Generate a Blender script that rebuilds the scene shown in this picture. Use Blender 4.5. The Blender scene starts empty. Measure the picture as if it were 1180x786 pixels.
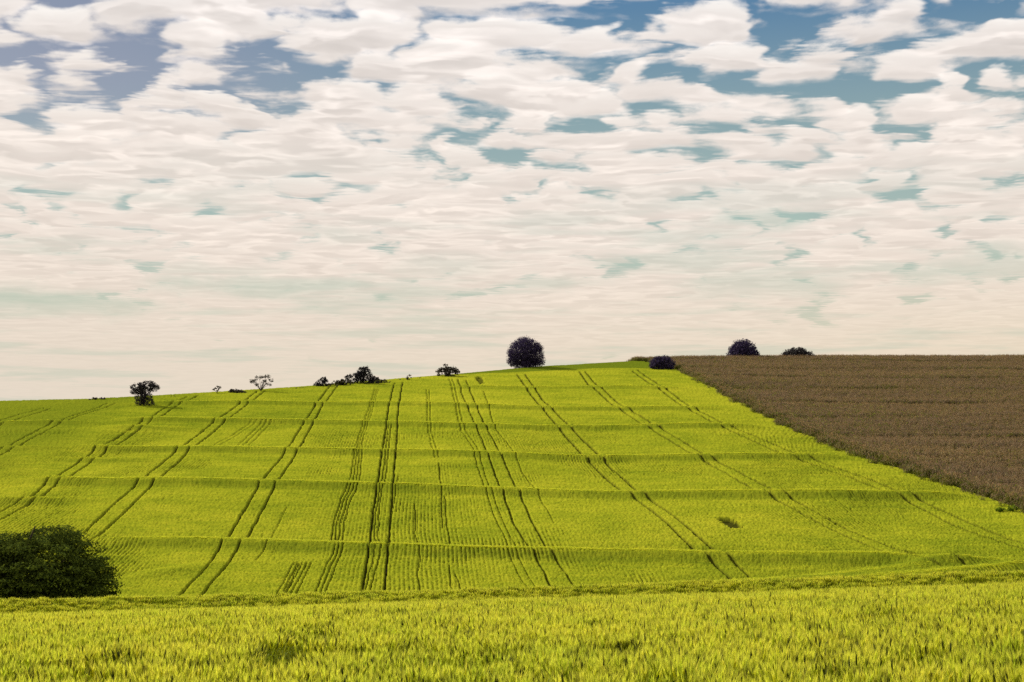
import bpy, math
import numpy as np
from mathutils import Vector

rng = np.random.default_rng(7)
S = bpy.context.scene
COL = S.collection
R = math.radians

# ------------------------------------------------------------------ camera geometry
F = 1639.0                      # focal length in pixels of a 1180-wide picture (about 50 mm)
HORIZ = 590.0                   # true horizon row
PITCH = math.atan((HORIZ - 393.0) / F)
cam_d = bpy.data.cameras.new('camera'); cam = bpy.data.objects.new('camera', cam_d); COL.objects.link(cam)
cam_d.sensor_width = 36.0; cam_d.lens = 36.0 * F / 1180.0
cam_d.clip_start = 0.1; cam_d.clip_end = 30000.0
cam.location = (0, 0, 0); cam.rotation_euler = (R(90) + PITCH, 0, 0)
S.camera = cam

def ray(px, py):
    px = np.asarray(px, float); py = np.asarray(py, float)
    a = (px - 590.0) / F; b = -(py - 393.0) / F
    return np.stack([a, math.cos(PITCH) - b * math.sin(PITCH) + 0 * a, math.sin(PITCH) + b * math.cos(PITCH) + 0 * a], -1)

vp = ray(480, 298)
VH = float(np.hypot(vp[0], vp[1])); SLOPE = float(vp[2]) / VH
EV = np.array([vp[0], vp[1]]) / VH; EU = np.array([EV[1], -EV[0]])
V0, Z0 = 176.0, -10.75

def to_uv(x, y): return x * EU[0] + y * EU[1], x * EV[0] + y * EV[1]
def to_xy(u, v): return u * EU[0] + v * EV[0], u * EU[1] + v * EV[1]

def on_plane(px, py, lift=0.0):
    """Where the sight line through a traced point meets the hillside."""
    d = ray(px, py)
    dv = d[..., 0] * EV[0] + d[..., 1] * EV[1]
    t = (Z0 + lift - SLOPE * V0) / (d[..., 2] - SLOPE * dv)
    return to_uv(d[..., 0] * t, d[..., 1] * t)

# ------------------------------------------------------------------ noise
_tab = rng.random((256, 256))
def vnoise(x, y):
    xi = np.floor(x).astype(int); yi = np.floor(y).astype(int); fx = x - xi; fy = y - yi
    fx = fx * fx * (3 - 2 * fx); fy = fy * fy * (3 - 2 * fy)
    g = lambda a, b: _tab[a & 255, b & 255]
    return (g(xi, yi) * (1 - fx) + g(xi + 1, yi) * fx) * (1 - fy) + (g(xi, yi + 1) * (1 - fx) + g(xi + 1, yi + 1) * fx) * fy
def fbm(x, y, o=4):
    s = 0; a = 0.5; n = 0
    for k in range(o):
        s = s + a * vnoise(x * 2 ** k + 17.3 * k, y * 2 ** k + 5.1 * k); n += a; a *= 0.5
    return s / n
def sstep(a, b, x):
    t = np.clip((x - a) / (b - a), 0, 1); return t * t * (3 - 2 * t)

# ------------------------------------------------------------------ terrain
sky_px = np.array([(-120, 468), (-60, 466), (0, 463.5), (100, 461), (165, 457.5), (250, 452.5), (300, 449.5), (350, 446), (440, 438.5), (520, 432),
                   (560, 428.5), (620, 423), (700, 418.5), (740, 416), (765, 415), (800, 414), (900, 413.5), (1180, 413), (1300, 413)], float)
_cu, _cv = on_plane(sky_px[:, 0], sky_px[:, 1])
_o = np.argsort(_cu); _cu, _cv = _cu[_o], _cv[_o]
def crest(u): return np.interp(u, _cu, _cv)

CN, H0 = 0.00069, 1.35
def near_z(x, y):
    yy = np.clip(y, 0, None)
    return -H0 - CN * yy ** 2 + 0.029 * np.clip(x, -80, 80)

def base_z(x, y):
    """Top of the crop without the terrace banks."""
    u, v = to_uv(x, y)
    vc = crest(u); L = 11.0
    e = np.clip(v - vc, 0, None)
    far = Z0 + SLOPE * (np.minimum(v, vc) - V0) + SLOPE * L * (1 - np.exp(-e / L)) - 0.02 * np.clip(e - 30, 0, 1500)
    far = far + (fbm(u / 38 + 3, v / 45 + 9, 2) - 0.5) * 1.3 * sstep(150, 220, v) * (1 - sstep(-70, -15, v - vc))
    nz = near_z(x, y)
    k = 3.0; h = np.clip(0.5 + 0.5 * (far - nz) / k, 0, 1)
    return nz * (1 - h) + far * h + k * h * (1 - h)

# terrace banks on the hillside: traced crest line, height
RIDGES = [
    ([(500, 443.5), (600, 444.5), (700, 445.5), (796, 446)], 0.8),
    ([(150, 462), (300, 461.5), (420, 463), (560, 466), (700, 468.5), (837, 468.5)], 0.9),
    ([(120, 482.5), (200, 481.5), (300, 481.5), (420, 484), (560, 487), (700, 488.5), (884, 488.5)], 0.95),
    ([(-40, 487), (60, 485), (120, 486.5)], 0.8),
    ([(110, 490), (170, 491), (240, 493)], 0.6),
    ([(78, 508), (130, 512.5), (260, 514), (400, 517.5), (560, 521), (700, 523), (850, 523.5), (985, 523)], 1.0),
    ([(-40, 515), (20, 514), (75, 512.5)], 0.6),
    ([(45, 525), (90, 526), (195, 527.5)], 0.6),
    ([(10, 543.5), (60, 548.5), (130, 552.5), (260, 554.5), (400, 557.5), (560, 561.5), (700, 564.5), (900, 566), (1118, 566.5)], 1.05),
    ([(-40, 570), (60, 572), (135, 573.5)], 0.6),
    ([(95, 613), (150, 616), (280, 620), (420, 624.5), (560, 629.5), (700, 634), (860, 637), (1020, 637.5), (1110, 642.5), (1210, 644)], 1.05),
    ([(128, 664), (150, 661), (190, 655), (240, 648.5)], 0.6),
    ([(690, 675), (760, 673), (840, 669.5), (925, 663), (1000, 656), (1070, 648.5), (1120, 645)], 1.0),
    ([(860, 675), (982, 667.5), (1080, 659.5), (1180, 650.5), (1260, 645)], 1.0),
]
_rd = []
for pts, A in RIDGES:
    p = np.array(pts, float)
    A *= 0.88
    pu, pv = on_plane(p[:, 0], p[:, 1], A)
    o = np.argsort(pu); _rd.append((pu[o], pv[o], A))
# the bank on the near slope
_bank = np.array([(-200, 695), (0, 693), (130, 691), (340, 687.5), (560, 681), (740, 675), (900, 670.5), (1180, 661), (1400, 654)], float)
BANK_Y = 70.0
_bx = (_bank[:, 0] - 590) / F * BANK_Y
_bz = -(_bank[:, 1] - HORIZ) / F * BANK_Y + 0.1

def bank_z(x, y):
    top = np.interp(x, _bx, _bz) - near_z(x, np.full_like(x, BANK_Y))
    d = y - BANK_Y
    return np.clip(top, 0, 2) * np.exp(-(d / np.where(d < 0, 2.6, 4.5)) ** 2)

def full_z(x, y):
    x = np.asarray(x, float); y = np.asarray(y, float)
    z = base_z(x, y); u, v = to_uv(x, y)
    wob = (fbm(u / 9 + 40, v * 0 + 1.5, 3) - 0.5)
    for k, (pu, pv, A) in enumerate(_rd):
        vr = np.interp(u, pu, pv) + wob * 0.9
        fade = sstep(pu[0] - 2, pu[0] + 10, u) * (1 - sstep(pu[-1] - 8, pu[-1] + 3, u))
        d = v - vr
        z = z + fade * A * (np.where(d < 0, np.exp(-(d / 2.5) ** 2), np.exp(-np.abs(d / 2.9) ** 3)) - 0.35 * np.exp(-((d - 5.0) / 2.0) ** 2))
    return z + bank_z(x, y)

SOIL = 0.8                       # the crop stands this high above the ground

# boundary between wheat and the brown field
_bd = np.array([(1300, 637), (1180, 589), (1100, 560), (1000, 528), (960, 513.5), (900, 487), (840, 456), (800, 434), (778, 425), (768, 421), (750, 417), (735, 416)], float)
_bu, _bv = on_plane(_bd[:, 0], _bd[:, 1]); _o = np.argsort(_bv); _bu, _bv = _bu[_o], _bv[_o]
def field_edge(v): return np.interp(v, _bv, _bu)

# ------------------------------------------------------------------ mesh helpers
def mesh_from(name, verts, faces, mat, smooth=False, cols=None, attrs=None):
    """faces: (n,k) int array, or list of such arrays."""
    if not isinstance(faces, list): faces = [faces]
    me = bpy.data.meshes.new(name)
    verts = np.asarray(verts, np.float32)
    me.vertices.add(len(verts)); me.vertices.foreach_set('co', verts.ravel())
    idx = np.concatenate([f.ravel() for f in faces]).astype(np.int32)
    tot = np.concatenate([np.full(len(f), f.shape[1], np.int32) for f in faces])
    st = np.concatenate([[0], np.cumsum(tot)[:-1]]).astype(np.int32)
    me.loops.add(len(idx)); me.loops.foreach_set('vertex_index', idx)
    me.polygons.add(len(tot)); me.polygons.foreach_set('loop_start', st); me.polygons.foreach_set('loop_total', tot)
    if smooth: me.polygons.foreach_set('use_smooth', np.ones(len(tot), bool))
    me.update(calc_edges=True)
    if cols is not None:
        a = me.attributes.new('col', 'FLOAT_COLOR', 'POINT')
        c = np.ones((len(verts), 4), np.float32); c[:, :3] = cols; a.data.foreach_set('color', c.ravel())
    for k, arr in (attrs or {}).items():
        a = me.attributes.new(k, 'FLOAT', 'POINT'); a.data.foreach_set('value', np.asarray(arr, np.float32))
    if mat: me.materials.append(mat)
    return me

def link(name, me, parent=None, loc=None):
    o = bpy.data.objects.new(name, me); COL.objects.link(o)
    if parent: o.parent = parent
    if loc is not None: o.location = loc
    return o

def tag(o, label=None, cat=None, group=None, kind=None):
    if label: o['label'] = label
    if cat: o['category'] = cat
    if group: o['group'] = group
    if kind: o['kind'] = kind
    return o

# ------------------------------------------------------------------ materials
def nt(name):
    m = bpy.data.materials.new(name); m.use_nodes = True
    t = m.node_tree; t.nodes.clear(); return m, t
def N(t, typ, **kw):
    n = t.nodes.new(typ)
    for k, v in kw.items():
        if k in ('ins',):
            for i, val in v.items(): n.inputs[i].default_value = val
        else: setattr(n, k, v)
    return n
def ramp(t, fac, stops):
    r = N(t, 'ShaderNodeValToRGB'); t.links.new(fac, r.inputs[0])
    e = r.color_ramp.elements
    while len(e) > 1: e.remove(e[-1])
    e[0].position, e[0].color = stops[0][0], (*stops[0][1], 1)
    for p, c in stops[1:]:
        k = e.new(p); k.color = (*c, 1)
    return r.outputs[0]
def mix(t, fac, a, b, blend='MIX'):
    m = N(t, 'ShaderNodeMix', data_type='RGBA', blend_type=blend)
    for s, v in ((0, fac), (6, a), (7, b)):
        if hasattr(v, 'is_linked') or hasattr(v, 'links'): t.links.new(v, m.inputs[s])
        else: m.inputs[s].default_value = v if s == 0 else (*v, 1)
    return m.outputs[2]
def plant_out(t, color, trans=0.3, rough=0.6, spec=0.2, normal=None):
    p = N(t, 'ShaderNodeBsdfPrincipled', ins={'Roughness': rough, 'Specular IOR Level': spec})
    t.links.new(color, p.inputs['Base Color'])
    if normal: t.links.new(normal, p.inputs['Normal'])
    tr = N(t, 'ShaderNodeBsdfTranslucent'); t.links.new(color, tr.inputs[0])
    mx = N(t, 'ShaderNodeMixShader', ins={0: trans})
    t.links.new(p.outputs[0], mx.inputs[1]); t.links.new(tr.outputs[0], mx.inputs[2])
    o = N(t, 'ShaderNodeOutputMaterial'); t.links.new(mx.outputs[0], o.inputs[0])

def noise(t, vec, scale, detail=4, rough=0.55, out=0):
    n = N(t, 'ShaderNodeTexNoise', ins={'Scale': scale, 'Detail': detail, 'Roughness': rough})
    if vec is not None: t.links.new(vec, n.inputs['Vector'])
    return n.outputs[out]

def mat_leaf(name, trans=0.25, hue=None, spec=0.0):
    m, t = nt(name)
    a = N(t, 'ShaderNodeAttribute', attribute_name='col')
    plant_out(t, a.outputs[0], trans, 0.55, spec)
    return m

def mat_tuft(name, trans=0.4, nscale=0.35, stops=None, stretch=(1, 1, 1)):
    """Instanced crop plants: the plant's own colours, drifting in patches over the field and from clump to clump."""
    m, t = nt(name)
    a = N(t, 'ShaderNodeAttribute', attribute_name='col')
    g = N(t, 'ShaderNodeNewGeometry'); oi = N(t, 'ShaderNodeObjectInfo')
    mp = N(t, 'ShaderNodeMapping', ins={'Scale': stretch}); t.links.new(g.outputs['Position'], mp.inputs[0])
    n1 = noise(t, mp.outputs[0], nscale, 4)
    v = N(t, 'ShaderNodeMath', operation='MULTIPLY_ADD', ins={1: 0.9, 2: 0.1}); t.links.new(n1, v.inputs[0])
    w = N(t, 'ShaderNodeMath', operation='MULTIPLY_ADD', ins={1: 0.35}); t.links.new(oi.outputs['Random'], w.inputs[0]); t.links.new(v.outputs[0], w.inputs[2])
    f = ramp(t, w.outputs[0], stops or [(0.35, (0.78, 0.88, 0.8)), (0.75, (1.0, 1.0, 1.0)), (1.0, (1.06, 1.02, 1.1))])
    c = mix(t, 1.0, a.outputs[0], f, 'MULTIPLY')
    plant_out(t, c, trans, 0.55, 0.12)
    return m

def mat_canopy():
    m, t = nt('wheat_canopy')
    g = N(t, 'ShaderNodeNewGeometry'); pos = g.outputs['Position']
    soil = N(t, 'ShaderNodeAttribute', attribute_name='soil').outputs['Fac']
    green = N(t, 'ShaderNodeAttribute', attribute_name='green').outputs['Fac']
    big = noise(t, pos, 0.012, 3, 0.5); mid = noise(t, pos, 0.09, 4, 0.6); fine = noise(t, pos, 2.6, 3, 0.7)
    mp = N(t, 'ShaderNodeMapping', ins={'Scale': (0.35, 1.6, 1.0)}); t.links.new(pos, mp.inputs[0])
    streak = noise(t, mp.outputs[0], 0.5, 4, 0.65)
    s = N(t, 'ShaderNodeMath', operation='ADD'); t.links.new(big, s.inputs[0]); t.links.new(mid, s.inputs[1])
    s2 = N(t, 'ShaderNodeMath', operation='ADD'); t.links.new(s.outputs[0], s2.inputs[0]); t.links.new(streak, s2.inputs[1])
    s3 = N(t, 'ShaderNodeMath', operation='MULTIPLY', ins={1: 1 / 3}); t.links.new(s2.outputs[0], s3.inputs[0])
    base = ramp(t, s3.outputs[0], [(0.38, (0.225, 0.28, 0.014)), (0.5, (0.37, 0.40, 0.020)), (0.62, (0.50, 0.49, 0.028))])
    ff = ramp(t, fine, [(0.3, (0.62, 0.7, 0.6)), (0.5, (1, 1, 1)), (0.7, (1.22, 1.16, 1.1))])
    c = mix(t, 1.0, base, ff, 'MULTIPLY')
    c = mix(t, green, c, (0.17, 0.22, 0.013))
    sc = mix(t, fine, (0.045, 0.050, 0.007), (0.09, 0.088, 0.013))
    c = mix(t, soil, c, sc)
    bp = N(t, 'ShaderNodeBump', ins={'Strength': 0.6, 'Distance': 0.15}); t.links.new(fine, bp.inputs['Height'])
    plant_out(t, c, 0.18, 0.8, 0.0, bp.outputs[0])
    return m

def mat_ground():
    m, t = nt('soil_ground')
    g = N(t, 'ShaderNodeNewGeometry'); n = noise(t, g.outputs['Position'], 0.8, 6, 0.65)
    c = ramp(t, n, [(0.3, (0.06, 0.042, 0.022)), (0.55, (0.11, 0.075, 0.038)), (0.75, (0.15, 0.12, 0.05))])
    p = N(t, 'ShaderNodeBsdfPrincipled', ins={'Roughness': 0.95, 'Specular IOR Level': 0.05}); t.links.new(c, p.inputs['Base Color'])
    bp = N(t, 'ShaderNodeBump', ins={'Strength': 0.8, 'Distance': 0.1}); t.links.new(n, bp.inputs['Height']); t.links.new(bp.outputs[0], p.inputs['Normal'])
    o = N(t, 'ShaderNodeOutputMaterial'); t.links.new(p.outputs[0], o.inputs[0])
    return m

def mat_bark():
    m, t = nt('bark')
    tc = N(t, 'ShaderNodeTexCoord'); mp = N(t, 'ShaderNodeMapping', ins={'Scale': (3, 3, 0.6)}); t.links.new(tc.outputs['Object'], mp.inputs[0])
    n = noise(t, mp.outputs[0], 2.0, 6, 0.7)
    c = ramp(t, n, [(0.3, (0.03, 0.024, 0.022)), (0.7, (0.11, 0.085, 0.07))])
    p = N(t, 'ShaderNodeBsdfPrincipled', ins={'Roughness': 0.9, 'Specular IOR Level': 0.1}); t.links.new(c, p.inputs['Base Color'])
    bp = N(t, 'ShaderNodeBump', ins={'Strength': 0.7, 'Distance': 0.05}); t.links.new(n, bp.inputs['Height']); t.links.new(bp.outputs[0], p.inputs['Normal'])
    o = N(t, 'ShaderNodeOutputMaterial'); t.links.new(p.outputs[0], o.inputs[0])
    return m

M_LEAF = mat_leaf('tree_leaves', 0.33); M_BARK = mat_bark(); M_CAN = mat_canopy(); M_GROUND = mat_ground()
M_WHEAT = mat_tuft('wheat_plants', 0.5); M_CORN = mat_tuft('corn_plants', 0.25, 0.05, [(0.35, (0.74, 0.76, 0.82)), (0.6, (0.97, 0.94, 1.02)), (0.9, (1.16, 1.15, 0.98))], (0.3, 2.2, 1))

# ------------------------------------------------------------------ ground sheet
def grow(a, b, step, lim, f=1.18):
    c = list(np.arange(a, b + 0.1, step)); s = step
    while c[-1] < lim: s *= f; c.append(c[-1] + s)
    s = step
    while c[0] > -lim: s *= f; c.insert(0, c[0] - s)
    return np.array(c)
gx = grow(-280, 330, 4, 9000); gy = grow(0, 760, 4, 9000)
GX, GY = np.meshgrid(gx, gy)
GZ = base_z(GX, GY) - SOIL
GZ = np.maximum(GZ, -40)
def grid_faces(nr, nc):
    i = np.arange(nr * nc).reshape(nr, nc)
    return np.stack([i[:-1, :-1], i[:-1, 1:], i[1:, 1:], i[1:, :-1]], -1).reshape(-1, 4)
g = link('ground', mesh_from('ground', np.stack([GX, GY, GZ], -1).reshape(-1, 3), grid_faces(*GX.shape), M_GROUND, True))
tag(g, 'brown soil of the rolling farmland under the crops', 'ground', kind='structure')

# ------------------------------------------------------------------ hillside wheat canopy
TRACKS = []      # (points, half width m, depth 0..1)
def tr(pts, w=0.27, d=1.0, n=1, sp=0.57):
    p = np.array(pts, float); u, v = on_plane(p[:, 0], p[:, 1]); o = np.argsort(v); u, v = u[o], v[o]
    for k in range(n): TRACKS.append((u + (k - (n - 1) / 2) * sp, v, w, d))
# sprayer wheel tracks, in pairs
tr([(-30, 498), (0, 485), (24, 477), (50, 470)], 0.25); tr([(-30, 506), (0, 491.5), (24, 482), (60, 470.5)], 0.25)
tr([(-60, 546), (7.4, 515), (27.7, 504.4), (64.6, 486.4), (85, 479), (112.5, 469.8), (124, 464.5)], 0.26); tr([(-60, 554), (20.3, 514.4), (38.7, 504.8), (75.6, 486.4), (92, 479), (121.8, 469.4), (134, 464.5)], 0.26)
tr([(-60, 624), (0, 589), (42.4, 565.7), (61, 550), (96, 528.8), (112.5, 514), (125.5, 509), (155, 492.8), (174, 480.5), (190, 470), (206, 462), (216, 456.5)], 0.32); tr([(-60, 635), (0, 599), (38.7, 576), (75.6, 551), (110.7, 527.9), (125.5, 516), (136.5, 510.5), (164, 493.5), (185.4, 480), (200, 470), (216, 462), (228, 455.5)], 0.32)
tr([(20, 664), (60, 637), (96.6, 611.5), (128.8, 583.4), (162.7, 556.3), (179.7, 539.3), (210, 513.9), (252.5, 481.7), (284.7, 459.7), (296, 451)], 0.32); tr([(40, 664), (80, 638), (117, 611.5), (149, 585), (183, 554.6), (220, 517.3), (264.4, 481.7), (298, 456.3), (306, 450)], 0.32)
tr([(190, 700), (203.4, 689.8), (237.3, 654.9), (261, 619.8), (271, 603.7), (305, 553), (330.5, 519), (349, 488.5), (364.4, 464.7), (376.3, 449.5), (380, 445)], 0.3); tr([(218, 700), (230.5, 688), (261, 651.5), (281.4, 621), (286.4, 615), (320, 558), (345.8, 515.6), (369.5, 469.8), (386.4, 447.8), (389, 444)], 0.3)
tr([(414, 700), (417.5, 683), (425, 631), (430.5, 583.4), (437.3, 546), (444, 495), (450.8, 454.6), (455.3, 441)], 0.29, 1.15); tr([(441, 700), (443, 683), (447.4, 627), (450.8, 583.4), (456, 525.8), (458.3, 481.7), (461, 458), (464.5, 440)], 0.29, 1.15)
tr([(527.8, 437), (534, 458), (550.8, 495), (562.7, 525.8), (578, 564.7), (593, 604), (613, 634), (636, 675.7), (655, 700)], 0.28); tr([(537, 437.6), (550.8, 471.5), (567.8, 505.4), (579.7, 529), (596.6, 564.7), (614, 602), (631, 632), (663.8, 675.7), (685, 700)], 0.28)
tr([(595.6, 430.8), (611.9, 454.6), (639, 485), (667.8, 519), (700, 549.5), (740, 580.5), (798, 632.8), (842.6, 664.5), (870, 682)], 0.40); tr([(605, 431), (625, 459.7), (654, 486.8), (679.7, 513), (704, 536), (743.7, 571), (818, 631), (867, 663.7), (895, 682)], 0.40)
tr([(668, 428), (677.8, 443), (709.7, 469), (743.6, 490), (802.9, 526), (870.7, 565), (887.6, 573), (1010.5, 632), (1057, 647), (1087, 657)], 0.40); tr([(674.5, 428), (687.8, 443.5), (714, 465), (756, 490), (815.6, 526), (891.9, 565), (908.8, 574), (1031.7, 632), (1098, 646.6), (1115, 656)], 0.40)
tr([(728.7, 427.5), (760, 449), (790, 470), (828, 491), (904.6, 524), (1019, 566), (1040, 574), (1103.7, 604.6), (1180, 633), (1260, 664)], 0.46); tr([(735, 426.6), (764.7, 446.5), (796.5, 469), (836.8, 490), (917, 522), (1036, 566), (1057, 574.5), (1116.4, 600), (1180, 626), (1260, 656)], 0.46)
# narrow drill gaps
tr([(434, 448), (425, 478), (416, 502), (413, 521)], 0.1, 0.55, 3); tr([(413, 521), (409, 555)], 0.13, 0.7, 4); tr([(409, 560), (399, 575), (390, 600), (388, 623)], 0.15, 0.85, 4)
tr([(391, 631), (380, 655), (369, 684)], 0.14, 0.85, 3); tr([(348.5, 647.7), (330, 685)], 0.15, 0.8, 5); tr([(346, 648), (327, 686)], 0.2, 0.9)
tr([(449, 490), (444, 543), (435.6, 583.4), (433, 615), (439, 624)], 0.13, 0.8, 2); tr([(436, 630), (428, 665), (420, 690)], 0.14, 0.8, 2, 0.7); tr([(459, 550), (450, 600), (446, 622)], 0.12, 0.7)
tr([(493, 448), (495, 495), (503.4, 529)], 0.1, 0.6, 2, 0.8); tr([(506, 535), (508.5, 566), (510, 605)], 0.14, 0.85); tr([(513, 572), (515, 600), (519, 627)], 0.13, 0.8); tr([(516, 650), (521, 678)], 0.13, 0.8); tr([(524, 658), (531, 680)], 0.13, 0.8)
tr([(478, 580), (479, 610), (482, 627), (484, 640), (481, 660), (484, 682)], 0.14, 0.8)
tr([(519, 436), (522, 443), (527, 468), (534, 495), (547, 515.6), (552.5, 536), (561, 560), (574.6, 597), (591.5, 631)], 0.11, 0.7, 2, 1.0)
tr([(557.6, 450), (571, 492), (591.5, 519), (601.7, 542.7), (615, 559.7), (639, 603.7)], 0.12, 0.7)
tr([(590, 637), (602, 660), (614, 677)], 0.12, 0.7, 2, 1.1)
tr([(310, 483), (281, 512)], 0.14, 0.6, 3, 1.2); tr([(296, 484), (250, 512)], 0.1, 0.5, 2, 1.2); tr([(310, 626), (295, 645)], 0.14, 0.8); tr([(330, 585), (310, 621)], 0.1, 0.45)
tr([(1060, 625), (1000, 596), (930, 560)], 0.1, 0.4)

pys = np.concatenate([np.arange(408, 735, 0.72)[::-1]])
vh = 69000 / 1.0
k_plane = (on_plane(480, 690)[1]) * (690 - 298)
v_rows = k_plane / (pys - 298)
v_rows = np.concatenate([np.arange(47, v_rows[0] - 0.6, 0.6), v_rows, v_rows[-1] + np.arange(1, 60) * 3.0])
t_cols = np.linspace(-0.41, 0.55, 1380)
V = np.repeat(v_rows[:, None], len(t_cols), 1); U = V * t_cols[None, :]
X, Y = to_xy(U, V)
Z = full_z(X, Y)
# how deep the crop is pressed down or missing
cut = np.zeros_like(Z); soil = np.zeros_like(Z)
wig = lambda v, s: (fbm(v / 6.0 + s, v * 0 + s * 3.1, 3) - 0.5)
for k, (tu, tv, w, d) in enumerate(TRACKS):
    rows = np.where((v_rows > tv[0]) & (v_rows < tv[-1]))[0]
    if not len(rows): continue
    vv = v_rows[rows]
    wmod = (0.75 + 0.5 * fbm(vv / 3 + k * 7.7, vv * 0 + 2.2, 2)) if d > 0.9 else np.clip(1.6 * fbm(vv / 5 + k * 7.7, vv * 0 + 2.2, 3), 0.3, 1.2)
    uc = np.interp(vv, tv, tu) + wig(vv, k // 2 if d > 0.9 else k) * 0.38
    pix = vv * (t_cols[1] - t_cols[0])
    ww = np.maximum(w * wmod * 0.54, pix * 0.5)[:, None]
    q = np.abs(U[rows] - uc[:, None])
    g_ = (1 - sstep(0.75, 1.25, q / ww)) * min(d, 1)
    g2 = (1 - sstep(1.0, 1.7, q / ww)) * min(d, 1) * 0.9 if d > 0.9 and w > 0.35 else g_      # bare stems show in the walls of the ruts
    cut[rows] = np.maximum(cut[rows], g_); soil[rows] = np.maximum(soil[rows], g2 * np.clip((d - 0.25) / 0.75, 0, 1))
# the missing patch and the weedy hole
def quad_mask(c):
    u, v = on_plane(np.array([p[0] for p in c], float), np.array([p[1] for p in c], float))
    ins = np.ones_like(U, bool); s = np.sign((u[1] - u[0]) * (v[2] - v[0]) - (v[1] - v[0]) * (u[2] - u[0]))
    ju = U + (vnoise(V * 2.1, U * 2.1) - 0.5) * 0.8
    for i in range(len(c)):
        j = (i + 1) % len(c)
        ins &= ((u[j] - u[i]) * (V - v[i]) - (v[j] - v[i]) * (ju - u[i])) * s >= 0
    return ins
hole = quad_mask([(825, 600), (842, 599), (860, 611.5), (841, 611.5)])
cut[hole] = 1; soil[hole] = 1
hole2 = quad_mask([(547.5, 434), (555.5, 434), (559, 441.5), (553, 442)])
cut[hole2] = 0.9; soil[hole2] = 0.8
# pasture beyond the top of the field
pb = np.array([(-100, 455), (400, 436), (540, 431.5), (600, 429.2), (660, 426), (700, 424.6), (790, 424.6)], float); pu_, pv_ = on_plane(pb[:, 0], pb[:, 1])
lp_u, lp_v = on_plane(np.array([-60., 20, 60, 110, 190]), np.array([556., 548, 520, 492, 458])); _o = np.argsort(lp_v)
left_green = 0.65 * (1 - sstep(-14, 8, U - np.interp(V, lp_v[_o], lp_u[_o]) + (fbm(U / 15, V / 20, 3) - .5) * 16))
green = sstep(0, 3, V - np.interp(U, pu_, pv_) + (vnoise(U / 4, V / 4) - 0.5) * 2)
# drill rows: narrow gaps every 0.6 m, open only in patches
row_ph = U + (fbm(U / 12 + 3, V / 14 + 8, 2) - 0.5) * 0.5
rows_open = sstep(0.46, 0.66, fbm(U / 16 + 21, V / 26 + 4, 3)) * (1 - sstep(300, 420, V)) * sstep(150, 165, V)
rows_open = np.clip(rows_open + 0.55 * np.exp(-((U / V + 0.0) / 0.055) ** 2) * (1 - sstep(235, 290, V)) * sstep(150, 165, V), 0, 1)
ridge_face = np.zeros_like(Z)      # darker green tint in a band along the downhill faces of the banks
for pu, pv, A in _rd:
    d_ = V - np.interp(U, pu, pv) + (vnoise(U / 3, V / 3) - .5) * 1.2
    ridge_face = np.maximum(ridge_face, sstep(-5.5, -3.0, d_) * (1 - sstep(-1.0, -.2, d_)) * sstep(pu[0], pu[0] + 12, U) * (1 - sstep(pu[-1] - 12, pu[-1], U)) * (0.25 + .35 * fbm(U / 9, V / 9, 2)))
row_g = (0.5 + 0.5 * np.cos(row_ph / 0.6 * 2 * np.pi)) ** 4 * (0.08 + 0.98 * rows_open) * (1 - green) * (vnoise(U / 0.6 + 9, V / 1.6) * 0.9 + 0.3)
row_g = row_g * (1 - sstep(330, 460, V)) * sstep(150, 165, V)
wn = rng.random(Z.shape) - 0.5
rough_h = (0.20 * wn + 0.07 * (vnoise(U / 0.55, V / 0.9) - 0.5)) * (1 - 0.6 * green)
patch = (fbm(U / 5 + 50, V / 7 + 13, 3) - 0.5) * 0.2
Zc = Z + rough_h * (1 - cut) + patch - cut * 0.72 - row_g * 0.34
Zc = Zc - 0.22 * (1 - sstep(82, 95, V))
soil = np.maximum(soil, row_g * 0.55)
fc = grid_faces(*Z.shape)
cu = U.reshape(-1)[fc].mean(1); cv = V.reshape(-1)[fc].mean(1)
keep = cu < field_edge(cv)
fc = fc[keep]
used, inv = np.unique(fc.ravel(), return_inverse=True)
vt = np.stack([X, Y, Zc], -1).reshape(-1, 3)[used]
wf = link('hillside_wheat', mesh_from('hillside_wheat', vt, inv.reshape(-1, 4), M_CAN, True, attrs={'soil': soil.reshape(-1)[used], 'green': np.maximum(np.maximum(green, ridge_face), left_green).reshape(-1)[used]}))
tag(wf, 'yellow green wheat covering the terraced hillside, crossed by dark wheel tracks', 'wheat field', kind='stuff')

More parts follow.
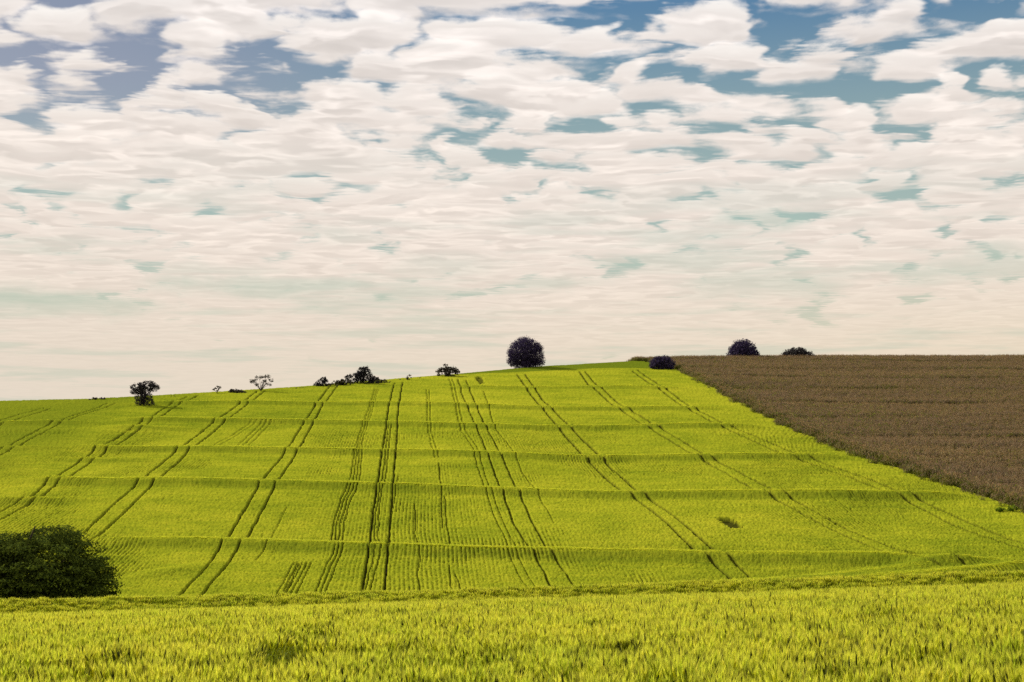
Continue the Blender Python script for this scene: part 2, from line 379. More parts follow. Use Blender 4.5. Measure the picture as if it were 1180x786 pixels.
# ------------------------------------------------------------------ instanced crops
def scatter(name, pts, rot, scl, pick, protos, label, cat):
    me = bpy.data.meshes.new(name)
    me.vertices.add(len(pts)); me.vertices.foreach_set('co', np.asarray(pts, np.float32).ravel())
    a = me.attributes.new('rot', 'FLOAT_VECTOR', 'POINT'); a.data.foreach_set('vector', np.asarray(rot, np.float32).ravel())
    a = me.attributes.new('scl', 'FLOAT_VECTOR', 'POINT'); a.data.foreach_set('vector', np.asarray(scl, np.float32).ravel())
    a = me.attributes.new('pick', 'INT', 'POINT'); a.data.foreach_set('value', np.asarray(pick, np.int32))
    o = link(name, me); tag(o, label, cat, kind='stuff')
    c = bpy.data.collections.new(name + '_plants')
    for i, pm in enumerate(protos):
        po = bpy.data.objects.new('%s_plant_%02d' % (name, i), pm); c.objects.link(po)
    t = bpy.data.node_groups.new(name + '_scatter', 'GeometryNodeTree')
    t.interface.new_socket('Geometry', in_out='INPUT', socket_type='NodeSocketGeometry')
    t.interface.new_socket('Geometry', in_out='OUTPUT', socket_type='NodeSocketGeometry')
    gi = t.nodes.new('NodeGroupInput'); go = t.nodes.new('NodeGroupOutput')
    ip = t.nodes.new('GeometryNodeInstanceOnPoints'); ci = t.nodes.new('GeometryNodeCollectionInfo')
    ci.inputs['Collection'].default_value = c; ci.inputs['Separate Children'].default_value = True; ci.inputs['Reset Children'].default_value = True
    def na(nm, ty):
        n = t.nodes.new('GeometryNodeInputNamedAttribute'); n.data_type = ty; n.inputs['Name'].default_value = nm
        return n.outputs['Attribute']
    er = t.nodes.new('FunctionNodeEulerToRotation')
    t.links.new(na('rot', 'FLOAT_VECTOR'), er.inputs[0])
    t.links.new(gi.outputs[0], ip.inputs['Points']); t.links.new(ci.outputs[0], ip.inputs['Instance'])
    ip.inputs['Pick Instance'].default_value = True
    t.links.new(na('pick', 'INT'), ip.inputs['Instance Index']); t.links.new(er.outputs[0], ip.inputs['Rotation']); t.links.new(na('scl', 'FLOAT_VECTOR'), ip.inputs['Scale'])
    t.links.new(ip.outputs[0], go.inputs[0])
    md = o.modifiers.new('scatter', 'NODES'); md.node_group = t
    return o

class Soup:
    def __init__(s): s.v = []; s.q = []; s.t = []; s.c = []; s.n = 0
    def add(s, verts, quads=(), tris=(), col=(1, 1, 1)):
        s.v += [tuple(p) for p in verts]; s.q += [[a + s.n for a in f] for f in quads]; s.t += [[a + s.n for a in f] for f in tris]
        col = list(col)
        s.c += col if hasattr(col[0], '__len__') else [tuple(col)] * len(verts)
        s.n += len(verts)
    def mesh(s, name, mat):
        fs = []
        if s.q: fs.append(np.array(s.q))
        if s.t: fs.append(np.array(s.t))
        return mesh_from(name, np.array(s.v), fs, mat, cols=np.array(s.c))

def ribbon(sp, pts, widths, side, cols):
    """A strip of blade along pts."""
    vs = []; cs = []
    for p, w, c in zip(pts, widths, cols):
        vs += [p - side * w / 2, p + side * w / 2]; cs += [c, c]
    sp.add(vs, [(2 * i, 2 * i + 1, 2 * i + 3, 2 * i + 2) for i in range(len(pts) - 1)], col=cs)

def wheat_tuft(seed, n=35, size=0.38, hmul=1.0, ears=True, tone=1.0, darks=0.19):
    r = np.random.default_rng(seed); sp = Soup()
    for i in range(n):
        b = np.array([*(r.uniform(-size / 2, size / 2, 2)), 0.0])
        h = r.normal(0.76, 0.032) * hmul
        az = r.uniform(0, 2 * np.pi); lean = abs(r.normal(0.0, 0.10)) + 0.03
        wind = np.array([0.07, -0.03, 0])
        d = np.array([math.cos(az) * lean, math.sin(az) * lean, 1.0]) + wind; d /= np.linalg.norm(d)
        side = np.array([math.cos(az + 1.3), math.sin(az + 1.3), 0.0])
        j = r.uniform(0.8, 1.2) * tone
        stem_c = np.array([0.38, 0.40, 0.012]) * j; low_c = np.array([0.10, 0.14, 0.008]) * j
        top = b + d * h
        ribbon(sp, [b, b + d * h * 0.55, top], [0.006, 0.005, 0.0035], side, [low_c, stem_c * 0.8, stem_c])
        for k in range(3 if i % 2 else 2):        # leaves
            a2 = r.uniform(0, 2 * np.pi); o = np.array([math.cos(a2), math.sin(a2), 0]); sd = np.array([-o[1], o[0], 0])
            p0 = b + d * h * r.uniform(0.35, 0.85); ln = r.uniform(0.14, 0.24)
            lc = np.array([0.31, 0.38, 0.012]) * r.uniform(0.75, 1.3) * tone
            if r.random() < 0.25: lc = np.array([0.45, 0.45, 0.012]) * tone
            up = r.uniform(0.5, 1.3)
            ribbon(sp, [p0, p0 + o * ln * .4 + np.array([0, 0, ln * .5 * up]), p0 + o * ln * .85 + np.array([0, 0, ln * .55 * up]), p0 + o * ln * 1.15 + np.array([0, 0, ln * .2])], [0.009, 0.012, 0.009, 0.001], sd, [lc * .8, lc, lc, lc * 1.1])
        if not ears: continue
        nod = r.uniform(0.0, 0.42); e = d + np.array([math.cos(az), math.sin(az), 0]) * nod; e /= np.linalg.norm(e)
        L = r.uniform(0.08, 0.112); x = np.cross(e, [0.3, 0.9, 0.1]); x /= np.linalg.norm(x); y = np.cross(e, x)
        j = r.uniform(0.75, 1.12) * tone
        yel = r.random()
        ec = (np.array([0.79, 0.775, 0.020]) * yel + np.array([0.53, 0.615, 0.014]) * (1 - yel)) * j
        dark = r.random() < darks
        if dark: ec = np.array([0.07, 0.095, 0.010]) * j
        rings = [(0.0, .005), (0.35, .0105), (0.75, .0095), (1.0, .003)]
        vs = []
        for f, rad in rings:
            c0 = top + e * L * f
            for q in range(4):
                an = q * np.pi / 2 + f; vs.append(c0 + (x * math.cos(an) + y * math.sin(an)) * rad)
        fq = [(4 * a + q, 4 * a + (q + 1) % 4, 4 * a + 4 + (q + 1) % 4, 4 * a + 4 + q) for a in range(3) for q in range(4)]
        sp.add(vs, fq, col=ec)
        for q in range(11):                       # awns
            an = r.uniform(0, 2 * np.pi); f = r.uniform(0.15, 1.0)
            rd = x * math.cos(an) + y * math.sin(an)
            p0 = top + e * L * f + rd * .006; al = r.uniform(.06, .095)
            tip = p0 + e * al + rd * al * r.uniform(.05, .24)
            w = np.cross(e, rd) * .0034
            ac = (np.array([0.93, 0.88, 0.09]) * (0.35 + 0.65 * yel) + np.array([0.67, 0.77, 0.026]) * (0.65 - 0.65 * yel)) * j
            if dark: ac = ac * 0.45
            sp.add([p0 - w, p0 + w, tip], tris=[(0, 1, 2)], col=ac)
    return sp.mesh('wheat_tuft', M_WHEAT)

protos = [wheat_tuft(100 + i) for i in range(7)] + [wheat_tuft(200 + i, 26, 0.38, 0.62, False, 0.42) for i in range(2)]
def fan_points(y0, y1, dens, half=0.47):
    m_ = 4.5; h_ = half - 0.07           # a wedge with a margin on both sides
    n = int(2 * (h_ * y1 + m_) * (y1 - y0) * dens); yy = rng.uniform(y0, y1, n); xx = rng.uniform(-1, 1, n) * (h_ * y1 + m_)
    k = np.abs(xx) < h_ * yy + m_
    return xx[k], yy[k]
ax, ay = fan_points(5.5, 52, 9.0); bx_, by_ = fan_points(65.5, 74.5, 8.0)
px_ = np.concatenate([ax, bx_]); py_ = np.concatenate([ay, by_])
pz_ = full_z(px_, py_) - SOIL - np.where(py_ < 60, 0.14, 0.0)
pick = rng.integers(0, 7, len(px_))
hs = 0.94 + 0.16 * fbm(px_ / 2.2 + 7, py_ / 2.2, 3)
def weak(x0, y0, x1, y1, w):
    d = np.array([x1 - x0, y1 - y0]); L2 = (d ** 2).sum()
    t_ = np.clip(((px_ - x0) * d[0] + (py_ - y0) * d[1]) / L2, 0, 1)
    return np.hypot(px_ - x0 - t_ * d[0], py_ - y0 - t_ * d[1]) < w * (0.75 + 0.5 * vnoise(px_ * 3, py_ * 3))
for w_ in [(-2.80, 16.6, -3.05, 22.4, 0.33), (-3.1, 24.5, -3.4, 33, 0.2), (-5.1, 16.2, -4.7, 17.2, 0.34), (-4.15, 14.6, -3.8, 15.2, 0.28)]:
    q = weak(*w_); pick[q] = 7 + rng.integers(0, 2, q.sum())
n_ = len(px_)
rot = np.stack([rng.normal(0, .04, n_), rng.normal(0, .04, n_), rng.uniform(-0.5, 0.5, n_) + rng.integers(0, 2, n_) * np.pi], -1)
scl = np.stack([np.ones(n_), np.ones(n_), hs * rng.uniform(0.93, 1.07, n_)], -1)
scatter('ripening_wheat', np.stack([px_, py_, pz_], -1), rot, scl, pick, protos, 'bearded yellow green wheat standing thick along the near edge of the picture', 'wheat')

tx, ty = [], []
for k, (pu, pv, A) in enumerate(_rd):
    uu = np.arange(pu[0] + 1, pu[-1] - 1, 0.075); uu = uu + rng.normal(0, .1, len(uu))
    vr = np.interp(uu, pu, pv) + (fbm(uu / 9 + 40, uu * 0 + 1.5, 3) - 0.5) * 0.9 + rng.uniform(-0.1, 1.1, len(uu))
    ok = (rng.random(len(uu)) < (0.35 + 0.5 * sstep(.55, .95, np.full(len(uu), A))) * sstep(0, 22, uu - pu[0]) * sstep(0, 22, pu[-1] - uu)) & (uu > -0.42 * vr) & (uu < 0.5 * vr) & (uu < field_edge(vr))
    for (tu, tv, w, d) in TRACKS:
        if d > 0.9: ok &= ~((vr > tv[0]) & (vr < tv[-1]) & (np.abs(uu - np.interp(vr, tv, tu)) < w * 1.5))
    a_, b_ = to_xy(uu[ok], vr[ok]); tx.append(a_); ty.append(b_)
tx = np.concatenate(tx); ty = np.concatenate(ty); n_ = len(tx)
scatter('terrace_wheat', np.stack([tx, ty, full_z(tx, ty) - 0.83 + rng.normal(0, .012, n_)], -1), np.stack([rng.normal(0, .05, n_), rng.normal(0, .05, n_), rng.uniform(0, 6.28, n_)], -1),
        np.stack([np.full(n_, 1.2), np.full(n_, 1.2), rng.uniform(.97, 1.04, n_)], -1), rng.integers(0, 4, n_), [wheat_tuft(400 + i, 30, tone=1.08, darks=0.0) for i in range(4)], 'taller wheat along the lips of the terrace banks crossing the hillside', 'wheat')

def corn_clump(seed, green=0.0):
    r = np.random.default_rng(seed); sp = Soup()
    for i in range(7):
        b = np.array([r.uniform(-.8, .8), r.uniform(-.35, .35), 0]); h = r.uniform(1.75, 2.3)
        d = np.array([r.normal(0, .04), r.normal(0, .04), 1.0])
        a = r.uniform(0, np.pi); sd = np.array([math.cos(a), math.sin(a), 0])
        gr = r.random() < 0.22 + green
        br = np.array([0.230, 0.165, 0.080]) * r.uniform(.6, 1.3); gc = np.array([0.20, 0.22, 0.018]) * r.uniform(.7, 1.5) * (0.75 if green > .8 else 1)
        c = gc if gr else br
        ribbon(sp, [b, b + d * h * .6, b + d * h], [.035, .03, .02], sd, [c * .7, c, br])
        ribbon(sp, [b, b + d * h * .6, b + d * h], [.035, .03, .02], np.array([-sd[1], sd[0], 0]), [c * .7, c, br])
        for k in range(9):
            a2 = a + (k % 2) * np.pi + r.normal(0, .5); o = np.array([math.cos(a2), math.sin(a2), 0]); s2 = np.array([-o[1], o[0], 0])
            p0 = b + d * h * (0.15 + 0.085 * k); ln = r.uniform(.45, .75)
            lc = (gc if r.random() < (0.3 + green if k < 6 else 0.12 + 0.5 * green) else br) * r.uniform(.7, 1.3)
            ribbon(sp, [p0, p0 + o * ln * .45 + np.array([0, 0, ln * .45]), p0 + o * ln * .9 + np.array([0, 0, ln * .25]), p0 + o * ln * 1.05 - np.array([0, 0, ln * .25])], [.04, .085, .07, .01], s2, [lc] * 4)
        for k in range(5):                        # tassel
            a2 = r.uniform(0, 2 * np.pi); o = np.array([math.cos(a2), math.sin(a2), 0])
            tc = np.array([0.42, 0.28, 0.14]) * r.uniform(.7, 1.2)
            p0 = b + d * h
            sp.add([p0 - sd * .015, p0 + sd * .015, p0 + o * .13 + np.array([0, 0, .3])], tris=[(0, 1, 2)], col=tc)
    return sp.mesh('corn_clump', M_CORN)

cp = [corn_clump(300 + i, 0.0) for i in range(5)] + [corn_clump(330 + i, 0.42) for i in range(3)] + [corn_clump(350 + i, 0.85) for i in range(2)]
# rows about 0.9 m apart running along the contour
cu_, cv_ = [], []
v = 205.0
while v < 655:
    e = float(field_edge(v)) if v > _bv[0] else float(_bu[0])
    umax = 0.53 * v + 10
    if umax > e:
        step = 1.15 if v < 330 else 1.5
        uu = np.arange(e, umax, step); uu = uu + rng.normal(0, .2, len(uu))
        if len(uu) and v < 330: uu[0] = e + .1
        cu_.append(uu); cv_.append(np.full(len(uu), v) + rng.normal(0, .12, len(uu)))
    v += 0.95 if v < 300 else (1.2 if v < 420 else 1.7)
ev = rng.uniform(212, 600, 900); cu_.append(field_edge(ev) + rng.normal(-0.2, 0.9, len(ev))); cv_.append(ev)      # ragged margin
cu_ = np.concatenate(cu_); cv_ = np.concatenate(cv_)
# thin gaps along the old terraces of this field
gap = np.zeros(len(cu_), bool)
for gv in (262, 296, 331, 372, 412, 455, 498, 540, 585):
    gap |= np.abs(cv_ - gv - (fbm(cu_ / 30 + gv, cu_ * 0 + 1, 2) - .5) * 9) < 1.2 + 0.006 * (gv - 200)
keepc = ~gap & (rng.random(len(cu_)) < 0.97)
cu_, cv_ = cu_[keepc], cv_[keepc]
cx_, cy_ = to_xy(cu_, cv_); cz_ = base_z(cx_, cy_) - SOIL
edge_d = cu_ - field_edge(cv_)
gp = sstep(0.5, 0.75, fbm(cu_ / 14 + 5, cv_ / 22 + 2, 3)) * 0.55
isg = rng.random(len(cu_)) < np.where(edge_d < 2.0, 0.85, np.where(edge_d < 9, 0.35, 0.0) + gp)
pick = np.where(isg, rng.integers(5, 8, len(cu_)), rng.integers(0, 5, len(cu_)))
pick = np.where((edge_d < 4.6) & (rng.random(len(cu_)) < .85), rng.integers(8, 10, len(cu_)), pick)
n_ = len(cu_); s_ = rng.uniform(.88, 1.1, n_) * np.where(edge_d < 0.3, rng.uniform(.4, 1.1, n_), np.where(edge_d < 3.5, 1.2, 1)) * (0.9 + 0.2 * fbm(cu_ / 40 + 3, cv_ / 5, 2)) * (0.92 + 0.16 * fbm(cu_ / 6, cv_ / 9, 2))
rz = math.atan2(EU[1], EU[0])
scatter('corn_crop', np.stack([cx_, cy_, cz_], -1), np.stack([np.zeros(n_), np.zeros(n_), rz + rng.normal(0, .25, n_) + rng.integers(0, 2, n_) * np.pi], -1),
        np.stack([np.where(cv_ < 330, 1, 1.25) * s_, s_, s_], -1), pick, cp, 'brown drying corn filling the field on the right slope', 'corn field')

# ------------------------------------------------------------------ trees
def tube(path, radii, sides=8):
    vs = []; fs = []
    path = [np.array(p, float) for p in path]
    for i, (p, r_) in enumerate(zip(path, radii)):
        d = path[min(i + 1, len(path) - 1)] - path[max(i - 1, 0)]; d /= np.linalg.norm(d) + 1e-9
        x = np.cross(d, [0.31, 0.95, 0.05]); x /= np.linalg.norm(x) + 1e-9; y = np.cross(d, x)
        for k in range(sides):
            a = 2 * np.pi * k / sides; vs.append(p + (x * math.cos(a) + y * math.sin(a)) * r_)
    for i in range(len(path) - 1):
        for k in range(sides): fs.append((i * sides + k, i * sides + (k + 1) % sides, (i + 1) * sides + (k + 1) % sides, (i + 1) * sides + k))
    n = len(path) - 1
    fs.append(tuple([n * sides + k for k in range(4)])) if sides == 4 else None
    return vs, fs
def woody(name, limbs, parent, sides=7):
    V_, F_ = [], []
    for path, rad in limbs:
        v_, f_ = tube(path, rad, sides); k = len(V_); V_ += v_; F_ += [tuple(a + k for a in f) for f in f_ if len(f) == 4]
    return link(name, mesh_from(name, np.array(V_), np.array(F_), M_BARK, True), parent)

def leaf_mesh(name, pts, out, size, c0, c1, r, up=0.0, tint=None):
    """One small folded leaf face at each point."""
    n = len(pts)
    nr = r.normal(size=(n, 3)) * 0.8 + out * 0.7 + np.array([0, 0, up]); nr /= np.linalg.norm(nr, axis=1)[:, None]
    a = np.cross(nr, r.normal(size=(n, 3))); a /= np.linalg.norm(a, axis=1)[:, None] + 1e-9
    b = np.cross(nr, a)
    s = (size * r.uniform(.6, 1.4, n))[:, None]
    v = np.stack([pts - a * s * .5, pts + b * s * .33 + nr * s * .08, pts + a * s * .5 - nr * s * .1, pts - b * s * .33 + nr * s * .08], 1).reshape(-1, 3)
    f = np.arange(4 * n).reshape(n, 4)
    w = r.random((n, 1)); c = (np.array(c0) * (1 - w) + np.array(c1) * w) * r.uniform(.75, 1.25, (n, 1))
    if tint is not None: c = c * tint[:, None]
    return mesh_from(name, v, f, M_LEAF, cols=np.repeat(c, 4, 0))

def crown_points(blobs, n, clump, r, flat=1.0, shell=0.9, zmin=None, per=26, hollow=0.55, tints=(.55, 1.5)):
    """Leaf clumps spread over and inside a set of ellipsoids."""
    P, O, T = [], [], []
    vol = np.array([b[6] if len(b) > 6 else (b[3] * b[4] + b[4] * b[5] + b[3] * b[5]) for b in blobs]); cnt = (n * vol / vol.sum()).astype(int)
    for bl, m in zip(blobs, cnt):
        c = np.array(bl[:3]); e = np.array(bl[3:6])
        k = max(4, m // per)
        d = r.normal(size=(k, 3)); d /= np.linalg.norm(d, axis=1)[:, None]
        rr = np.where(r.random(k) < 0.72, r.uniform(shell - .12, shell + .1, k), r.uniform(hollow * .5, shell, k))[:, None]
        cc = c + d * e * rr
        cs = clump * r.uniform(.6, 1.35, k)
        q = r.integers(0, k, m); dd = r.normal(size=(m, 3)); dd /= np.linalg.norm(dd, axis=1)[:, None]
        off = dd * (r.random((m, 1)) ** 0.45) * cs[q][:, None] * np.array([1, 1, flat])
        P.append(cc[q] + off); O.append(d[q] * .6 + dd * .5); T.append((r.uniform(*tints, k))[q])
    P = np.concatenate(P); O = np.concatenate(O); T = np.concatenate(T)
    if zmin is not None: k = P[:, 2] > zmin; P, O, T = P[k], O[k], T[k]
    return P, O, T

def place(px, py=None, dist_v=None, dz=0.0):
    """World point on the ground under a traced point of the hillside."""
    if dist_v is None:
        u, v = on_plane(px, py); u, v = float(u), float(v)
    else:
        d = ray(px, 500.0); s_ = dist_v / (d[0] * EV[0] + d[1] * EV[1]); u, v = (float(q) for q in to_uv(d[0] * s_, d[1] * s_))
    x, y = to_xy(u, v); z = float(base_z(np.array([x]), np.array([y]))[0]) - SOIL
    return (float(x), float(y), z + dz), v / F

def empty(name, loc, label, cat, group=None):
    o = bpy.data.objects.new(name, None); COL.objects.link(o); o.location = loc; o.empty_display_size = 1
    return tag(o, label, cat, group)

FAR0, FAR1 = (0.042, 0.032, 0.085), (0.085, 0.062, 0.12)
OLV0, OLV1 = (0.045, 0.040, 0.040), (0.10, 0.088, 0.055)

def plant(name, label, cat, px, py, blobs_px, n, leaf, clump, limbs_px, seed, group=None, dist_v=None, c=(FAR0, FAR1), flat=1.0, zmin=0.0, per=26, up=0.0, shell=.9, hollow=.55, stem='trunk'):
    """blobs and limbs are given in picture-size units about the foot of the plant and turned into metres at its distance."""
    r = np.random.default_rng(seed)
    loc, m = place(px, py, dist_v)
    root = empty(name, loc, label, cat, group)
    bl = [(b[0] * m, b[1] * m, b[2] * m, b[3] * m, b[4] * m, b[5] * m) + tuple(b[6:]) for b in blobs_px]
    P, O, T = crown_points(bl, int(n * 1.5), clump * m, r, flat, shell, zmin * m, per, hollow)
    link('crown', leaf_mesh('crown', P, O, leaf * m * 0.8, c[0], c[1], r, up, T), root)
    for b in blobs_px:      # a branch into every lobe of the crown
        q = np.array(b[:3], float); f0 = np.array([0, 0, min(3.0, q[2] * .4)]); rr_ = limbs_px[0][1][1] * .42
        limbs_px = limbs_px + [([f0, f0 + (q - f0) * np.array([.45, .45, .6]), q, q + np.array([b[3] * .5 * np.sign(b[0] or 1), 0, b[5] * .4])], [rr_, rr_ * .75, rr_ * .5, rr_ * .2])]
    woody(stem, [([np.array(p) * m for p in path], [q * m for q in rad]) for path, rad in limbs_px], root)
    return root

def limbs(h, r0, spread, n, seed, fork=0.35, z0=-2):
    r = np.random.default_rng(seed)
    L = [([(0, 0, z0), (0.02 * spread, 0, h * fork * .5), (0, 0, h * fork)], [r0 * 1.25, r0, r0 * .85])]
    for k in range(n):
        a = 2 * np.pi * k / n + r.uniform(-.4, .4); s = spread * r.uniform(.55, 1); t_ = h * r.uniform(.7, .95)
        L.append(([(0, 0, h * fork * .9), (math.cos(a) * s * .4, math.sin(a) * s * .4, h * fork + (t_ - h * fork) * .45), (math.cos(a) * s, math.sin(a) * s, t_)], [r0 * .6, r0 * .4, r0 * .12]))
        a2 = a + r.uniform(-.8, .8)
        L.append(([(math.cos(a) * s * .4, math.sin(a) * s * .4, h * fork + (t_ - h * fork) * .45), (math.cos(a2) * s * .8, math.sin(a2) * s * .8, t_ * .85)], [r0 * .35, r0 * .1]))
    return L

# round tree on the crest
plant('round_tree', 'large dark ball-shaped tree on the highest crest of the green field', 'tree', 605, 422.5,
      [(0, 0, 20, 20, 19, 17), (-8, 0, 16, 13, 13, 12), (9, 0, 17, 13, 13, 14), (0, 0, 6, 13, 12, 9), (0, 0, 30, 12, 12, 7), (15, 0, 26, 5, 6, 5), (-14, 0, 10, 7, 7, 6), (16, 0, 9, 6, 7, 5)], 27000, 1.15, 3.0, limbs(30, 1.7, 14, 6, 1, .2), 11, zmin=1.5)
# bush where the two fields meet
plant('corner_bush', 'dark squarish bush at the corner where the wheat meets the brown field', 'bush', 763, 425.5,
      [(-5, 0, 8, 10, 9, 8.5), (5, 0, 8, 10, 9, 9), (0, 0, 11, 12, 10, 7), (-8, 0, 6, 7, 7, 6), (9, 0, 6, 7, 7, 6)], 8000, 1.3, 2.2, limbs(14, .8, 9, 5, 2, .2), 12, zmin=.6, stem='stem')
plant('dome_tree', 'taller of the two dark dome-shaped trees above the brown field', 'tree', 858, None,
      [(0, 0, 10, 17, 16, 13), (0, 0, 15, 12, 12, 10), (-9, 0, 6, 11, 11, 8), (10, 0, 6, 10, 10, 8)], 11000, 1.5, 2.6, limbs(20, 1.5, 11, 6, 3, .25), 13, dist_v=612, zmin=1.0)
plant('dome_tree', 'low flat dome tree at the far right end of the skyline trees', 'tree', 921, None,
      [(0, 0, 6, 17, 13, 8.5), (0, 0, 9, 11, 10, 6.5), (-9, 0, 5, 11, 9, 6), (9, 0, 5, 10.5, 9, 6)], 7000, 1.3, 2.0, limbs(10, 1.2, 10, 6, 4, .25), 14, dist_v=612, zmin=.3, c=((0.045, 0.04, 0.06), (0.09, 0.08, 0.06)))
# lone tree on the left slope
plant('lone_tree', 'lone ragged tree with a wide top and narrow waist inside the green field', 'tree', 165.5, 467,
      [(-8, 0, 23, 8, 8, 5), (3, 0, 26, 11, 10, 4.5), (11, 0, 23, 6.5, 7, 4.5), (-2, 0, 20, 9, 8, 5.5), (0, 0, 12, 10, 9, 7), (1, 0, 6.5, 11, 9, 6), (-11, 0, 19, 5, 5, 3.5)], 6500, 1.3, 1.9, limbs(27, 1.1, 11, 6, 5, .4), 15, zmin=1, c=((0.03, 0.026, 0.04), (0.065, 0.055, 0.05)))
# skyline, left to right
plant('small_tree', 'first tiny tree from the left end of the skyline', 'tree', 109, 460.5, [(0, 0, 4, 3.2, 3, 2), (-5, 0, 2.3, 3, 3, 1.6)], 500, 1.1, 1.0, limbs(5, .25, 2.5, 4, 21, .3), 21, 'tiny far trees at the left end of the skyline', c=(OLV0, OLV1), zmin=.3)
plant('small_tree', 'tiny rounded tree, second from the left end of the skyline', 'tree', 118, 460.3, [(0, 0, 3.2, 3, 3, 2.3)], 420, 1.1, .9, limbs(4, .25, 2, 4, 22, .3), 22, 'tiny far trees at the left end of the skyline', c=(OLV0, OLV1), zmin=.2)
plant('low_bush', 'tiny low bush between the tiny trees and the lone ragged tree', 'bush', 129, 459.9, [(0, 0, 1.5, 4.5, 3, 1.5)], 380, 1.0, .8, limbs(2.5, .2, 3, 4, 23, .3), 23, c=(OLV0, OLV1), zmin=.1, stem='stem')
plant('low_bush', 'small sparse bush just right of the lone ragged tree', 'bush', 200, 456.3, [(0, 0, 2.2, 4, 3, 1.3), (-3, 0, 1.5, 2.5, 2, 1.2), (3, 0, 1.6, 2.6, 2, 1.2)], 260, 1.0, .8, limbs(3, .2, 3, 4, 24, .25), 24, c=(OLV0, OLV1), zmin=.1, stem='stem')
plant('sapling', 'slim young tree with a small tuft crown on a thin stem', 'tree', 250, 453, [(0, 0, 8, 2.8, 2.8, 3), (-3, 0, 7, 2, 2, 1.6), (3.2, 0, 9, 2.0, 2, 1.6)], 420, 1.1, .9, limbs(8, .35, 3, 5, 25, .45), 25, c=(OLV0, OLV1))
plant('round_bush', 'low rounded dark bush between the slim sapling and the sparse tree', 'bush', 272.5, 452.2, [(0, 0, 2.6, 11, 8, 3.6), (-3, 0, 4, 6, 6, 3), (6, 0, 3, 6, 5, 2.6)], 2400, 1.2, 1.3, limbs(5, .4, 8, 5, 26, .25), 26, c=(OLV0, (0.06, 0.05, 0.03)), zmin=.1, stem='stem')
plant('sparse_tree', 'thin open tree with see-through umbrella crown and forked trunks', 'tree', 300.5, 450.5,
      [(-8, 0, 15, 4.5, 4, 2.0), (-2, 0, 18, 5, 4, 1.8), (6, 0, 19.5, 5.5, 4, 1.8), (12, 0, 15, 3.5, 3, 1.5), (-11, 0, 13, 3, 3, 1.2), (3, 0, 14, 4, 4, 1.6), (9, 0, 10, 3, 3, 1.2), (-5, 0, 10, 3, 3, 1.0)], 1300, 1.0, 1.5,
      limbs(19, .6, 11, 8, 27, .18), 27, c=(OLV0, OLV1), hollow=.9)
plant('low_bush', 'flat low bush on the skyline right of the sparse tree', 'bush', 342, 446.7, [(0, 0, .9, 11, 6, 1.6), (6, 0, 1.4, 5, 4, 1.6)], 900, 1.0, .9, limbs(2, .2, 7, 4, 28, .25), 28, c=(OLV0, OLV1), stem='stem')
plant('round_bush', 'dark pointed bush at the left end of the skyline thicket', 'bush', 371, 444.8, [(1, 0, 6, 6.5, 5, 5.5), (-4, 0, 4, 5.5, 4, 4), (2, 0, 10, 3.6, 3, 3.2)], 2000, 1.2, 1.3, limbs(9, .4, 5, 5, 29, .2), 29, c=((0.02, 0.02, 0.032), (0.05, 0.045, 0.05)), stem='stem')
plant('low_bush', 'lower olive bush between the pointed bush and the thicket tree', 'bush', 392, 443.6, [(-6, 0, 3.6, 10, 6, 3.6), (6, 0, 4.8, 9, 6, 4.4), (0, 0, 5, 6, 5, 3)], 2200, 1.2, 1.4, limbs(7, .4, 8, 5, 30, .2), 30, c=((0.03, 0.03, 0.024), (0.085, 0.075, 0.03)), stem='stem')
plant('thicket_tree', 'highest tree of the skyline thicket with a rounded knob of crown', 'tree', 417, 441.5, [(-8, 0, 7, 12, 8, 7.5), (3, 0, 8, 11, 8, 9), (12, 0, 5, 9, 6, 5), (2, 0, 16, 7.5, 6, 5.5), (4, 0, 18, 6, 5, 3.8), (-4, 0, 12, 4, 4, 4)], 7000, 1.25, 1.6, limbs(17, .8, 8, 6, 31, .25), 31, c=((0.02, 0.02, 0.032), (0.055, 0.048, 0.045)))
plant('low_bush', 'sloping bush at the right end of the skyline thicket', 'bush', 434, 440.5, [(-2, 0, 4.5, 7, 5, 4.5), (7, 0, 3, 8, 5, 2.6), (-1, 0, 7, 4, 3, 3)], 1700, 1.15, 1.2, limbs(6, .35, 6, 5, 32, .2), 32, c=(OLV0, OLV1), stem='stem')
plant('sparse_bush', 'thin wispy shrub in front of the skyline between thicket and spiky bush', 'bush', 468.5, 437.6, [(0, 0, 3, 4, 4, 2.5), (3, 0, 6, 3.0, 2, 2.2), (-5, 0, 2.5, 4, 3, 1.8)], 520, 1.05, 1.0, limbs(6, .3, 4, 6, 33, .2), 33, c=(OLV0, OLV1), stem='stem')
plant('low_bush', 'very small bush close left of the spiky bush', 'bush', 484, 435.7, [(0, 0, 1.3, 3.2, 3, 1.5)], 260, 1.0, .8, limbs(2, .2, 2, 4, 34, .25), 34, c=(OLV0, OLV1), stem='stem')
plant('spiky_bush', 'spiky uneven bush standing alone left of the big round tree', 'bush', 515, 433.2,
      [(-3, 0, 6, 10.5, 8, 6), (5, 0, 7, 10, 7, 5.5), (-1, 0, 12.5, 3.8, 3, 3.5), (-6, 0, 9, 3, 3, 2.5), (8, 0, 11, 3.6, 3, 2), (12, 0, 8, 3, 3, 2.5), (3, 0, 12.5, 2.2, 2, 2)], 3600, 1.2, 1.35, limbs(16, .6, 11, 9, 35, .12), 35, c=(OLV0, (0.075, 0.062, 0.04)), stem='stem', hollow=.8)
plant('low_bush', 'pale olive scrub filling the dip beside the pointed bush', 'bush', 382, 444.2, [(0, 0, 2.5, 8, 5, 2.6), (-4, 0, 3.5, 4, 3, 2.2)], 900, 1.05, 1.1, limbs(4, .25, 6, 4, 41, .2), 41, c=((0.06, 0.055, 0.03), (0.13, 0.115, 0.045)), stem='stem')
